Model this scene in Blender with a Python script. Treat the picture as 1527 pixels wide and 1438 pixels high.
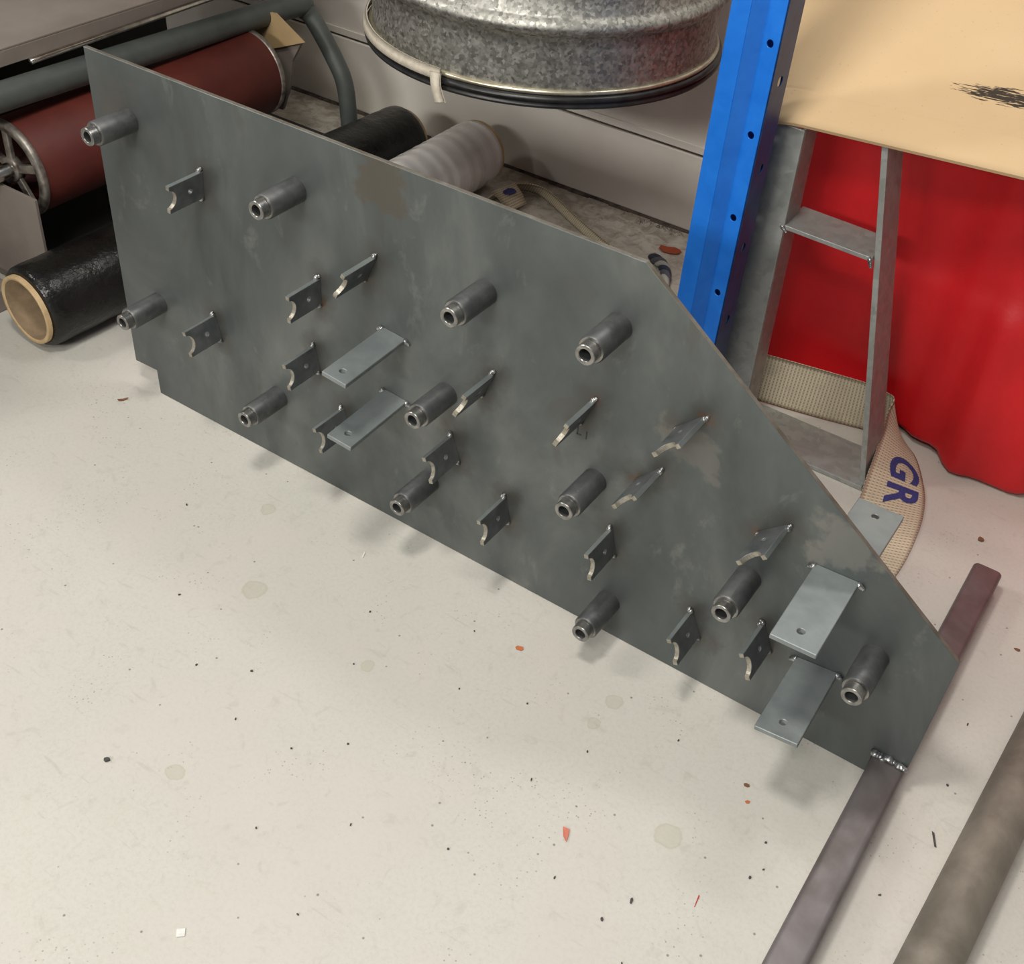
import bpy, bmesh, math, random
from mathutils import Vector, Matrix
random.seed(7)
S = bpy.context.scene
for o in list(bpy.data.objects):
    bpy.data.objects.remove(o)
COL = S.collection

# ------------------------------------------------------------------ camera
cd = bpy.data.cameras.new('camera'); cam = bpy.data.objects.new('camera', cd); COL.objects.link(cam)
r0 = (0.82540466, 0.56092831, 0.06376976)
r1 = (0.40941596, -0.51699347, -0.75172889)
r2 = (-0.38869746, 0.64658888, -0.65638182)
cam.matrix_world = Matrix(((r0[0], -r1[0], -r2[0], 0.0), (r0[1], -r1[1], -r2[1], -1.1662),
                           (r0[2], -r1[2], -r2[2], 1.4), (0, 0, 0, 1)))
cd.sensor_width = 36.0; cd.lens = 36.0 * 1700 / 1527; cd.clip_start = 0.01
S.camera = cam
S.view_settings.view_transform = 'Standard'; S.view_settings.look = 'None'
S.view_settings.gamma = 1.0; S.view_settings.use_curve_mapping = False
S.view_settings.exposure = 0.0

# ------------------------------------------------------------------ light
w = bpy.data.worlds.new('workshop_air'); S.world = w; w.use_nodes = True
w.node_tree.nodes['Background'].inputs[0].default_value = (0.93, 0.97, 1.0, 1)
w.node_tree.nodes['Background'].inputs[1].default_value = 0.14

def area(name, loc, target, sx, sy, power, col):
    l = bpy.data.lights.new(name, 'AREA'); l.shape = 'RECTANGLE'; l.size = sx; l.size_y = sy
    l.energy = power; l.color = col
    o = bpy.data.objects.new(name, l); COL.objects.link(o); o.location = loc
    d = Vector(target) - Vector(loc); o.rotation_euler = d.to_track_quat('-Z', 'Y').to_euler()
    return o
area('ceiling_light', (-0.78, -0.72, 2.6), (-0.78, -0.6, 0), 0.34, 0.34, 29, (1.0, 0.96, 0.885))
area('ceiling_light', (-0.35, 1.12, 2.9), (-0.3, 0.0, 0), 0.9, 0.25, 16, (1.0, 0.96, 0.9))
area('ceiling_light', (-3.3, -1.2, 2.8), (-1.0, 0.0, 0), 0.3, 1.0, 42, (1.0, 0.96, 0.9))
area('ceiling_light', (-0.15, -2.2, 2.9), (-0.2, 0.1, 0), 0.9, 0.4, 30, (1.0, 0.97, 0.92))
area('ceiling_light', (-1.1, -5.2, 2.9), (-1.1, 0.8, 0.2), 2.0, 0.4, 125, (1.0, 0.965, 0.91))

# ------------------------------------------------------------------ materials
def nn(nt, t, **k):
    n = nt.nodes.new(t)
    for a, b in k.items():
        setattr(n, a, b)
    return n

def ramp(nt, src, stops):
    r = nn(nt, 'ShaderNodeValToRGB'); e = r.color_ramp.elements
    while len(e) < len(stops): e.new(0.5)
    for i, (p, c) in enumerate(stops):
        e[i].position = p; e[i].color = (c[0], c[1], c[2], 1) if isinstance(c, (tuple, list)) else (c, c, c, 1)
    nt.links.new(src, r.inputs[0]); return r.outputs[0]

def noise(nt, vec, scale, detail=4, rough=0.55, dist=0.0):
    n = nn(nt, 'ShaderNodeTexNoise'); n.inputs['Scale'].default_value = scale
    n.inputs['Detail'].default_value = detail; n.inputs['Roughness'].default_value = rough
    n.inputs['Distortion'].default_value = dist
    nt.links.new(vec, n.inputs['Vector']); return n.outputs['Fac']

def mixc(nt, fac, a, b):
    m = nn(nt, 'ShaderNodeMix', data_type='RGBA')
    for s, v in ((0, fac), (6, a), (7, b)):
        if hasattr(v, 'is_output'): nt.links.new(v, m.inputs[s])
        elif isinstance(v, (int, float)): m.inputs[s].default_value = v
        else: m.inputs[s].default_value = (*v, 1)
    return m.outputs[2]

def mth(nt, op, a, b=0.0, c=None):
    m = nn(nt, 'ShaderNodeMath', operation=op)
    for i, v in enumerate((a, b) if c is None else (a, b, c)):
        if hasattr(v, 'is_output'): nt.links.new(v, m.inputs[i])
        else: m.inputs[i].default_value = v
    return m.outputs[0]

def base_mat(name, rough=0.6, metal=0.0):
    m = bpy.data.materials.new(name); m.use_nodes = True; nt = m.node_tree
    b = nt.nodes['Principled BSDF']; b.inputs['Roughness'].default_value = rough
    b.inputs['Metallic'].default_value = metal
    tc = nn(nt, 'ShaderNodeTexCoord')
    return m, nt, b, tc.outputs['Object']

def bump(nt, b, h, strength, dist=0.002):
    bp = nn(nt, 'ShaderNodeBump'); bp.inputs['Strength'].default_value = strength
    bp.inputs['Distance'].default_value = dist
    nt.links.new(h, bp.inputs['Height']); nt.links.new(bp.outputs[0], b.inputs['Normal'])

def mottled(name, c1, c2, scale=8, rough=0.6, metal=0.0, bs=0.1, bscale=60, r2=None, lo=0.35, hi=0.65, spec=None, coord=None):
    m, nt, b, v = base_mat(name, rough, metal)
    f = noise(nt, v, scale, 5, 0.6, 0.3)
    col = ramp(nt, f, [(lo, c1), (hi, c2)])
    nt.links.new(col, b.inputs['Base Color'])
    if r2 is not None:
        nt.links.new(ramp(nt, noise(nt, v, scale * 1.7, 4), [(0.35, rough), (0.65, r2)]), b.inputs['Roughness'])
    if bs: bump(nt, b, noise(nt, v, bscale, 3), bs)
    if spec is not None: b.inputs['Specular IOR Level'].default_value = spec
    return m

M = {}
M['steel'] = mottled('blue_grey_steel', (0.19, 0.215, 0.215), (0.26, 0.285, 0.28), 14, 0.42, 0.55, 0.05, 200, 0.55)
M['steel_tab'] = mottled('clean_flat_steel', (0.20, 0.225, 0.23), (0.29, 0.315, 0.315), 12, 0.42, 0.5, 0.04, 200, 0.5)
M['steel_pin'] = mottled('turned_steel', (0.105, 0.11, 0.112), (0.17, 0.172, 0.172), 30, 0.42, 0.7, 0.08, 300, 0.52)
M['bracket'] = mottled('laser_cut_steel', (0.10, 0.11, 0.115), (0.17, 0.18, 0.18), 30, 0.45, 0.5, 0.05, 300)
M['cut_edge'] = mottled('bright_cut_edge', (0.26, 0.235, 0.19), (0.42, 0.39, 0.32), 120, 0.4, 0.6, 0.2, 500)
M['weld'] = mottled('weld_metal', (0.16, 0.17, 0.18), (0.5, 0.5, 0.48), 90, 0.28, 0.8, 0.3, 250)
M['tube'] = mottled('rolled_tube_steel', (0.135, 0.115, 0.11), (0.22, 0.20, 0.205), 9, 0.42, 0.45, 0.05, 150, 0.55)
M['pipe'] = mottled('dull_dirty_pipe', (0.17, 0.15, 0.12), (0.27, 0.24, 0.20), 14, 0.55, 0.3, 0.12, 90, 0.7)
M['blue'] = mottled('blue_powder_coat', (0.010, 0.15, 0.62), (0.016, 0.185, 0.70), 20, 0.35, 0.0, 0.08, 400)
M['red'] = mottled('red_moulded_plastic', (0.50, 0.005, 0.009), (0.58, 0.008, 0.012), 6, 0.48, 0.0, 0.12, 160)
M['rubber'] = mottled('dark_red_rubber', (0.085, 0.012, 0.008), (0.125, 0.021, 0.013), 8, 0.6, 0.0, 0.06, 300)
M['frame'] = mottled('grey_green_frame_paint', (0.068, 0.08, 0.074), (0.10, 0.112, 0.106), 12, 0.5, 0.1, 0.04, 200)
M['chrome'] = mottled('worn_chrome', (0.45, 0.42, 0.38), (0.7, 0.68, 0.64), 40, 0.22, 1.0, 0.1, 120)
M['ring'] = mottled('grimy_cast_metal', (0.12, 0.10, 0.085), (0.38, 0.35, 0.31), 35, 0.4, 0.6, 0.3, 90)
M['cover'] = mottled('grey_brown_cover_sheet', (0.19, 0.16, 0.14), (0.25, 0.215, 0.185), 5, 0.55, 0.0, 0.05, 120)
M['film'] = mottled('glossy_black_film', (0.003, 0.003, 0.003), (0.010, 0.010, 0.009), 9, 0.24, 0.0, 1.0, 75, 0.42, spec=0.4)
M['clear'] = mottled('milky_clear_film', (0.60, 0.585, 0.57), (0.72, 0.70, 0.68), 6, 0.22, 0.0, 0.06, 40)
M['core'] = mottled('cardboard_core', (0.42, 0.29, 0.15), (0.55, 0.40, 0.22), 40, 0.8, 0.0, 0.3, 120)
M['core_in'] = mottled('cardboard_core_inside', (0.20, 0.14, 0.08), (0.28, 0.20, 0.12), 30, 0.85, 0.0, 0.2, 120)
M['black'] = mottled('black_rubber', (0.008, 0.008, 0.009), (0.02, 0.02, 0.02), 30, 0.35, 0.0, 0.1, 90)
M['wall'] = mottled('off_white_wall', (0.76, 0.72, 0.65), (0.82, 0.78, 0.71), 5, 0.6, 0.0, 0.08, 90)
M['dark'] = mottled('dark_tray_shade', (0.02, 0.02, 0.019), (0.035, 0.034, 0.032), 10, 0.6, 0.1, 0.05, 90)  # near-black tone paints in the shade low in the machine
M['gap'] = mottled('grimy_joint', (0.04, 0.03, 0.027), (0.12, 0.095, 0.075), 40, 0.9, 0.0, 0.3, 90)
M['cream'] = mottled('cream_foam_strip', (0.50, 0.45, 0.36), (0.62, 0.56, 0.46), 60, 0.85, 0.0, 0.3, 300)
M['ink'] = mottled('blue_weave_ink', (0.03, 0.035, 0.16), (0.06, 0.065, 0.25), 300, 0.85, 0.0, 0.4, 900)
M['mark'] = mottled('dark_marker', (0.03, 0.032, 0.03), (0.05, 0.052, 0.05), 60, 0.6, 0.2, 0.0)

# galvanised spangle
def galv(name, a, b_, sc, rough=0.42, metal=0.75):
    m, nt, b, v = base_mat(name, rough, metal)
    vo = nn(nt, 'ShaderNodeTexVoronoi'); vo.inputs['Scale'].default_value = sc
    mp = nn(nt, 'ShaderNodeVectorMath', operation='ADD'); nt.links.new(v, mp.inputs[0])
    nz = nn(nt, 'ShaderNodeTexNoise'); nz.inputs['Scale'].default_value = sc * 0.8; nt.links.new(v, nz.inputs['Vector'])
    sm = nn(nt, 'ShaderNodeVectorMath', operation='SCALE'); sm.inputs['Scale'].default_value = 1.4 / sc
    nt.links.new(nz.outputs['Color'], sm.inputs[0]); nt.links.new(sm.outputs[0], mp.inputs[1])
    nt.links.new(mp.outputs[0], vo.inputs['Vector'])
    sep = nn(nt, 'ShaderNodeSeparateColor'); nt.links.new(vo.outputs['Color'], sep.inputs[0])
    f = mth(nt, 'ADD', mth(nt, 'MULTIPLY', sep.outputs[0], 0.45), mth(nt, 'MULTIPLY', noise(nt, v, sc * 0.25, 4), 0.6))
    nt.links.new(ramp(nt, f, [(0.25, a), (0.75, b_)]), b.inputs['Base Color'])
    nt.links.new(ramp(nt, sep.outputs[1], [(0.0, rough - 0.08), (1.0, rough + 0.12)]), b.inputs['Roughness'])
    bump(nt, b, noise(nt, v, 30, 3), 0.05)
    return m
M['drum'] = galv('galvanised_spangle', (0.20, 0.20, 0.18), (0.48, 0.47, 0.43), 170, 0.52, 0.88)
M['galv'] = galv('hot_dip_galvanised', (0.31, 0.32, 0.30), (0.39, 0.40, 0.38), 70, 0.5, 0.45)

nt = M['clear'].node_tree; b = nt.nodes['Principled BSDF']
tcn = nn(nt, 'ShaderNodeTexCoord'); wv = nn(nt, 'ShaderNodeTexWave'); wv.bands_direction = 'Y'
wv.inputs['Scale'].default_value = 7; wv.inputs['Distortion'].default_value = 2.0; wv.inputs['Detail'].default_value = 3
nt.links.new(tcn.outputs['Object'], wv.inputs['Vector'])
nt.links.new(ramp(nt, wv.outputs['Fac'], [(0.1, (0.66, 0.645, 0.625)), (0.9, (0.80, 0.785, 0.765))]), b.inputs['Base Color'])
nt.links.new(ramp(nt, wv.outputs['Fac'], [(0.2, 0.38), (0.8, 0.16)]), b.inputs['Roughness'])
bump(nt, b, wv.outputs['Fac'], 0.5, 0.002)

# bracket cradle surface positions used for the heat tint on the plate
BR = {
 'b1': ((-1.329, .536), (-1.333, .494)), 'b2': ((-1.342, .261), (-1.331, .215)), 'b3': ((-1.086, .433), (-1.086, .390)),
 'b4': ((-.970, .517), (-.989, .473)), 'b5': ((-1.106, .299), (-1.097, .251)), 'b6': ((-1.048, .195), (-1.034, .149)),
 'b7': ((-.746, .403), (-.763, .360)), 'b8': ((-.818, .252), (-.802, .207)), 'b9': ((-.709, .181), (-.698, .132)),
 'b10': ((-.577, .438), (-.594, .393)), 'b11': ((-.410, .487), (-.446, .452)), 'b12': ((-.458, .370), (-.490, .334)),
 'b13': ((-.516, .223), (-.504, .176)), 'b14': ((-.263, .375), (-.299, .341)), 'b15': ((-.364, .143), (-.343, .097)),
 'b16': ((-.255, .187), (-.235, .144))}

def plate_material():
    m, nt, b, v = base_mat('mill_scale_plate', 0.40, 0.5)
    st = nn(nt, 'ShaderNodeMapping'); st.inputs['Scale'].default_value = (1.0, 1.0, 0.55); nt.links.new(v, st.inputs[0])
    sv = st.outputs[0]
    c = ramp(nt, noise(nt, sv, 3.2, 6, 0.62, 0.6), [(0.34, (0.078, 0.088, 0.087)), (0.5, (0.115, 0.128, 0.126)), (0.66, (0.175, 0.188, 0.180))])
    # scattered dark blotches and pale handling marks
    bl = ramp(nt, noise(nt, sv, 9, 4, 0.6, 0.8), [(0.62, 0.0), (0.70, 1.0)])
    c = mixc(nt, mth(nt, 'MULTIPLY', bl, 0.42), c, (0.10, 0.095, 0.085))
    pl = ramp(nt, noise(nt, sv, 14, 5, 0.7, 0.4), [(0.60, 0.0), (0.72, 1.0)])
    c = mixc(nt, mth(nt, 'MULTIPLY', pl, 0.36), c, (0.27, 0.28, 0.26))
    # heat tint and rust beside each weld
    heat = None; rust = None
    for k, (p, q) in BR.items():
        for j, pt in enumerate((p, q)):
            d = nn(nt, 'ShaderNodeVectorMath', operation='DISTANCE'); nt.links.new(v, d.inputs[0])
            d.inputs[1].default_value = (pt[0], 0, pt[1])
            h = mth(nt, 'SUBTRACT', 1.0, mth(nt, 'DIVIDE', d.outputs['Value'], 0.038))
            heat = h if heat is None else mth(nt, 'MAXIMUM', heat, h)
            if k in ('b3', 'b10', 'b11', 'b12', 'b4', 'b14') and (j == 1) != (k in ('b10', 'b11')):
                h2 = mth(nt, 'SUBTRACT', 1.0, mth(nt, 'DIVIDE', d.outputs['Value'], 0.017))
                rust = h2 if rust is None else mth(nt, 'MAXIMUM', rust, h2)
    nz = noise(nt, v, 40, 4, 0.6, 0.5)
    hm = ramp(nt, mth(nt, 'ADD', heat, mth(nt, 'MULTIPLY', mth(nt, 'SUBTRACT', nz, 0.5), 1.1)), [(0.05, 0.0), (0.8, 0.75)])
    c = mixc(nt, hm, c, (0.085, 0.078, 0.068))
    rm = ramp(nt, mth(nt, 'ADD', rust, mth(nt, 'MULTIPLY', mth(nt, 'SUBTRACT', nz, 0.55), 2.2)), [(0.15, 0.0), (0.7, 0.55)])
    c = mixc(nt, rm, c, (0.16, 0.075, 0.04))
    # two larger oil stains
    for (x, z, r, col, s) in ((-.965, .640, .055, (0.11, 0.095, 0.075), 0.75), (-.19, .385, .06, (0.26, 0.25, 0.22), 0.55),
                              (-.42, .43, .05, (0.24, 0.22, 0.19), 0.35), (-1.52, .60, .06, (0.13, 0.115, 0.10), 0.5), (-.62, .60, .03, (0.1, 0.105, 0.1), 0.5)):
        d = nn(nt, 'ShaderNodeVectorMath', operation='DISTANCE'); nt.links.new(v, d.inputs[0]); d.inputs[1].default_value = (x, 0, z)
        h = mth(nt, 'ADD', mth(nt, 'SUBTRACT', 1.0, mth(nt, 'DIVIDE', d.outputs['Value'], r)),
                mth(nt, 'MULTIPLY', mth(nt, 'SUBTRACT', noise(nt, v, 22, 4), 0.5), 3.0))
        c = mixc(nt, mth(nt, 'MULTIPLY', ramp(nt, h, [(0.1, 0.0), (0.4, 1.0)]), s), c, col)
    nt.links.new(c, b.inputs['Base Color'])
    nt.links.new(ramp(nt, noise(nt, sv, 6, 5, 0.6, 0.5), [(0.3, 0.36), (0.7, 0.52)]), b.inputs['Roughness'])
    bump(nt, b, noise(nt, v, 420, 3), 0.05, 0.001)
    return m
M['plate'] = plate_material()
M['plate_edge'] = mottled('sheared_edge', (0.10, 0.085, 0.062), (0.20, 0.185, 0.16), 22, 0.55, 0.3, 0.2, 200)

def floor_material():
    m, nt, b, v = base_mat('cream_painted_floor', 0.42)
    c = ramp(nt, noise(nt, v, 1.6, 5, 0.6, 0.3), [(0.3, (0.54, 0.53, 0.475)), (0.7, (0.59, 0.57, 0.52))])
    f = ramp(nt, noise(nt, v, 150, 5, 0.75), [(0.30, (0.80, 0.78, 0.74)), (0.55, (1, 1, 1))])
    mx = nn(nt, 'ShaderNodeMix', data_type='RGBA', blend_type='MULTIPLY'); mx.inputs[0].default_value = 0.45
    nt.links.new(c, mx.inputs[6]); nt.links.new(f, mx.inputs[7]); c = mx.outputs[2]
    c = mixc(nt, ramp(nt, noise(nt, v, 4.5, 3, 0.5, 0.4), [(0.42, 0.0), (0.66, 0.45)]), c, (0.575, 0.525, 0.49))
    c = mixc(nt, ramp(nt, noise(nt, v, 34, 4, 0.65, 0.9), [(0.57, 0.0), (0.72, 0.35)]), c, (0.40, 0.385, 0.33))
    # grit clusters
    vo = nn(nt, 'ShaderNodeTexVoronoi'); vo.inputs['Scale'].default_value = 130; nt.links.new(v, vo.inputs['Vector'])
    sp = ramp(nt, vo.outputs['Distance'], [(0.10, 1.0), (0.20, 0.0)])
    cl = ramp(nt, noise(nt, v, 7, 4, 0.7, 0.6), [(0.52, 0.0), (0.64, 1.0)])
    c = mixc(nt, mth(nt, 'MULTIPLY', mth(nt, 'MULTIPLY', sp, cl), 0.7), c, (0.22, 0.20, 0.16))
    vo2 = nn(nt, 'ShaderNodeTexVoronoi'); vo2.inputs['Scale'].default_value = 26; nt.links.new(v, vo2.inputs['Vector'])
    sp2 = ramp(nt, vo2.outputs['Distance'], [(0.035, 1.0), (0.06, 0.0)])
    c = mixc(nt, mth(nt, 'MULTIPLY', sp2, 0.7), c, (0.12, 0.105, 0.09))
    # thin scuff lines
    mp = nn(nt, 'ShaderNodeMapping'); mp.inputs['Rotation'].default_value = (0, 0, 0.7); mp.inputs['Scale'].default_value = (1, 7, 1)
    nt.links.new(v, mp.inputs[0])
    sc = ramp(nt, noise(nt, mp.outputs[0], 12, 3, 0.5, 0.4), [(0.66, 0.0), (0.72, 1.0)])
    c = mixc(nt, mth(nt, 'MULTIPLY', sc, 0.22), c, (0.34, 0.31, 0.27))
    # round damp stains
    for (x, y, r) in ((-.236, -.272, .022), (-1.012, -.277, .022), (-.854, -.602, .016), (-.415, -.116, .016), (-.76, -.29, .012), (-.42, -.17, .012), (-1.13, -.12, .015)):
        d = nn(nt, 'ShaderNodeVectorMath', operation='DISTANCE'); nt.links.new(v, d.inputs[0]); d.inputs[1].default_value = (x, y, 0)
        h = mth(nt, 'ADD', d.outputs['Value'], mth(nt, 'MULTIPLY', mth(nt, 'SUBTRACT', noise(nt, v, 45, 3), 0.5), 0.014))
        h = mth(nt, 'DIVIDE', h, r)
        c = mixc(nt, ramp(nt, h, [(0.70, 0.30), (0.86, 0.5), (0.95, 0.0)]), c, (0.40, 0.37, 0.27))
    # brown dust along the foot of the wall
    sep = nn(nt, 'ShaderNodeSeparateXYZ'); nt.links.new(v, sep.inputs[0])
    yy = mth(nt, 'DIVIDE', mth(nt, 'SUBTRACT', sep.outputs[1], 0.93), 0.36)
    dn = noise(nt, v, 28, 6, 0.7, 0.6)
    k = ramp(nt, mth(nt, 'ADD', mth(nt, 'MULTIPLY', yy, 0.55), mth(nt, 'MULTIPLY', mth(nt, 'SUBTRACT', dn, 0.5), 2.4)), [(0.20, 0.0), (0.72, 1.0)])
    k2 = ramp(nt, sep.outputs[1], [(0.55, 0.0), (0.95, 1.0)])
    c = mixc(nt, mth(nt, 'MULTIPLY', mth(nt, 'MULTIPLY', k, k2), 0.85), c, (0.12, 0.09, 0.06))
    c = mixc(nt, mth(nt, 'MULTIPLY', k2, 0.40), c, (0.42, 0.37, 0.30))
    nt.links.new(c, b.inputs['Base Color'])
    nt.links.new(ramp(nt, noise(nt, v, 9, 4), [(0.3, 0.38), (0.7, 0.55)]), b.inputs['Roughness'])
    bump(nt, b, noise(nt, v, 260, 3), 0.12, 0.001)
    return m
M['floor'] = floor_material()

def card_material():
    m, nt, b, v = base_mat('brown_corrugated_card', 0.75)
    c = ramp(nt, noise(nt, v, 3, 4), [(0.3, (0.57, 0.395, 0.215)), (0.7, (0.63, 0.45, 0.255))])
    sp = ramp(nt, noise(nt, v, 160, 2, 0.6), [(0.27, 1.0), (0.33, 0.0)])
    c = mixc(nt, mth(nt, 'MULTIPLY', sp, 0.35), c, (0.32, 0.2, 0.09))
    # black brushed scuff
    mp = nn(nt, 'ShaderNodeMapping'); mp.inputs['Location'].default_value = (-0.365, -0.155, 0)
    nt.links.new(v, mp.inputs[0]); sep = nn(nt, 'ShaderNodeSeparateXYZ'); nt.links.new(mp.outputs[0], sep.inputs[0])
    ex = mth(nt, 'DIVIDE', sep.outputs[0], 0.11); ey = mth(nt, 'DIVIDE', mth(nt, 'SUBTRACT', sep.outputs[1], mth(nt, 'MULTIPLY', sep.outputs[0], 0.02)), 0.022)
    rr = mth(nt, 'ADD', mth(nt, 'MULTIPLY', ex, ex), mth(nt, 'MULTIPLY', ey, ey))
    mp2 = nn(nt, 'ShaderNodeMapping'); mp2.inputs['Scale'].default_value = (0.12, 1, 1); mp2.inputs['Rotation'].default_value = (0, 0, -0.06); nt.links.new(v, mp2.inputs[0])
    st = noise(nt, mp2.outputs[0], 300, 3, 0.6)
    k = ramp(nt, mth(nt, 'SUBTRACT', mth(nt, 'ADD', st, 0.16), mth(nt, 'MULTIPLY', rr, 0.25)), [(0.50, 0.0), (0.56, 1.0)])
    k = mth(nt, 'MULTIPLY', k, ramp(nt, rr, [(0.9, 1.0), (1.0, 0.0)]))
    c = mixc(nt, k, c, (0.03, 0.018, 0.01))
    nt.links.new(c, b.inputs['Base Color'])
    return m
M['card'] = card_material()
M['card_flap'] = mottled('plain_card', (0.42, 0.29, 0.14), (0.48, 0.34, 0.18), 10, 0.8, 0.0, 0.1, 90)

def webbing(name, c1, c2, c3):
    m, nt, b, v = base_mat(name, 0.8)
    uv = nn(nt, 'ShaderNodeUVMap'); 
    sep = nn(nt, 'ShaderNodeSeparateXYZ'); nt.links.new(uv.outputs[0], sep.inputs[0])
    a = mth(nt, 'SINE', mth(nt, 'MULTIPLY', sep.outputs[0], 880.0))
    bb = mth(nt, 'SINE', mth(nt, 'MULTIPLY', sep.outputs[1], 880.0))
    wv = mth(nt, 'ADD', mth(nt, 'MULTIPLY', mth(nt, 'MULTIPLY', a, bb), 0.35), mth(nt, 'MULTIPLY', a, 0.35))
    wv = mth(nt, 'ADD', mth(nt, 'MULTIPLY', wv, 0.5), 0.5)
    c = ramp(nt, wv, [(0.25, c1), (0.6, c2)])
    k = ramp(nt, noise(nt, v, 16, 4), [(0.5, 0.0), (0.75, 0.6)])
    c = mixc(nt, k, c, c3)
    nt.links.new(c, b.inputs['Base Color']); bump(nt, b, wv, 0.7, 0.0015)
    return m
M['web'] = webbing('cream_webbing', (0.34, 0.28, 0.19), (0.68, 0.60, 0.44), (0.36, 0.31, 0.24))
M['rope'] = webbing('grey_blue_rope', (0.03, 0.035, 0.06), (0.40, 0.39, 0.36), (0.12, 0.11, 0.1))

def solid(name, c, rough=0.6, metal=0.0):
    m, nt, b, v = base_mat(name, rough, metal); b.inputs['Base Color'].default_value = (*c, 1)
    nt.links.new(ramp(nt, noise(nt, v, 200, 2), [(0.3, tuple(x * 0.85 for x in c)), (0.7, c)]), b.inputs['Base Color'])
    return m

# ------------------------------------------------------------------ mesh helpers
def mesh_obj(name, bm, mat, parent=None, smooth=False, bevel=0.0, segs=2):
    me = bpy.data.meshes.new(name)
    bmesh.ops.recalc_face_normals(bm, faces=bm.faces)
    bm.to_mesh(me); bm.free()
    o = bpy.data.objects.new(name, me); COL.objects.link(o)
    for mm in (mat if isinstance(mat, list) else [mat]): me.materials.append(mm)
    if smooth: me.shade_smooth()
    if bevel:
        md = o.modifiers.new('bevel', 'BEVEL'); md.width = bevel; md.segments = segs; md.limit_method = 'ANGLE'
    if parent: o.parent = parent
    return o

def tag(o, label=None, cat=None, group=None, kind=None):
    for k, v in (('label', label), ('category', cat), ('group', group), ('kind', kind)):
        if v: o[k] = v
    return o

def empty(name, loc, label, cat, group=None):
    o = bpy.data.objects.new(name, None); COL.objects.link(o); o.location = loc; o.empty_display_size = 0.05
    return tag(o, label, cat, group)

def P(o, parent):          # parent keeping world coordinates of the mesh (parents are only translated)
    o.parent = parent; o.matrix_parent_inverse = Matrix.Translation(parent.location).inverted()
    return o

def box(bm, lo, hi, mi=0):
    vs = [bm.verts.new((x, y, z)) for x in (lo[0], hi[0]) for y in (lo[1], hi[1]) for z in (lo[2], hi[2])]
    for f in ((0, 1, 3, 2), (4, 6, 7, 5), (0, 4, 5, 1), (2, 3, 7, 6), (0, 2, 6, 4), (1, 5, 7, 3)):
        bm.faces.new([vs[i] for i in f]).material_index = mi
    return vs

def prism8(bm, b4, t4):
    vs = [bm.verts.new(p) for p in b4] + [bm.verts.new(p) for p in t4]
    bm.faces.new(vs[:4][::-1]); bm.faces.new(vs[4:])
    for i in range(4): bm.faces.new((vs[i], vs[(i + 1) % 4], vs[4 + (i + 1) % 4], vs[4 + i]))

def lathe(bm, prof, M4=Matrix(), n=48, close=True, a0=0.0, a1=2 * math.pi):
    """profile of (radius, along) revolved about local Z, placed by M4"""
    full = abs(a1 - a0 - 2 * math.pi) < 1e-6
    cols = n if full else n + 1
    rows = []
    for r, h in prof:
        rows.append([bm.verts.new(M4 @ Vector((r * math.cos(a0 + (a1 - a0) * i / n), r * math.sin(a0 + (a1 - a0) * i / n), h))) for i in range(cols)])
    L = len(rows)
    for j in range(L if close else L - 1):
        A, B = rows[j], rows[(j + 1) % L]
        for i in range(n):
            k = (i + 1) % cols if full else i + 1
            bm.faces.new((A[i], A[k], B[k], B[i]))

def sweep(bm, pts, r, n=14, caps=True):
    pts = [Vector(p) for p in pts]; rings = []; up = Vector((0.01, 0.02, 1))
    for i, p in enumerate(pts):
        t = (pts[min(i + 1, len(pts) - 1)] - pts[max(i - 1, 0)]).normalized()
        if i == 0:
            a = t.orthogonal().normalized()
        else:
            a = (a - t * a.dot(t)).normalized()
        b_ = t.cross(a)
        rr = r[i] if isinstance(r, (list, tuple)) else r
        rings.append([bm.verts.new(p + (a * math.cos(k * 2 * math.pi / n) + b_ * math.sin(k * 2 * math.pi / n)) * rr) for k in range(n)])
    for A, B in zip(rings, rings[1:]):
        for k in range(n): bm.faces.new((A[k], A[(k + 1) % n], B[(k + 1) % n], B[k]))
    if caps: bm.faces.new(rings[0][::-1]); bm.faces.new(rings[-1])

def catmull(pts, sub):
    pts = [Vector(p) for p in pts]; out = []
    for i in range(len(pts) - 1):
        p0, p1, p2, p3 = pts[max(i - 1, 0)], pts[i], pts[i + 1], pts[min(i + 2, len(pts) - 1)]
        for s in range(sub):
            t = s / sub
            out.append(0.5 * ((2 * p1) + (p2 - p0) * t + (2 * p0 - 5 * p1 + 4 * p2 - p3) * t * t + (3 * p1 - p0 - 3 * p2 + p3) * t ** 3))
    out.append(pts[-1]); return out

def round_poly(pts, r, n=4):
    out = []
    for i, p in enumerate(pts):
        p = Vector(p); a = Vector(pts[i - 1]) - p; b_ = Vector(pts[(i + 1) % len(pts)]) - p
        ra = min(r, a.length / 2, b_.length / 2); A = p + a.normalized() * ra; B = p + b_.normalized() * ra
        for k in range(n + 1):
            t = k / n; out.append(((1 - t) ** 2 * A + 2 * t * (1 - t) * p + t * t * B)[:])
    return out

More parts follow.
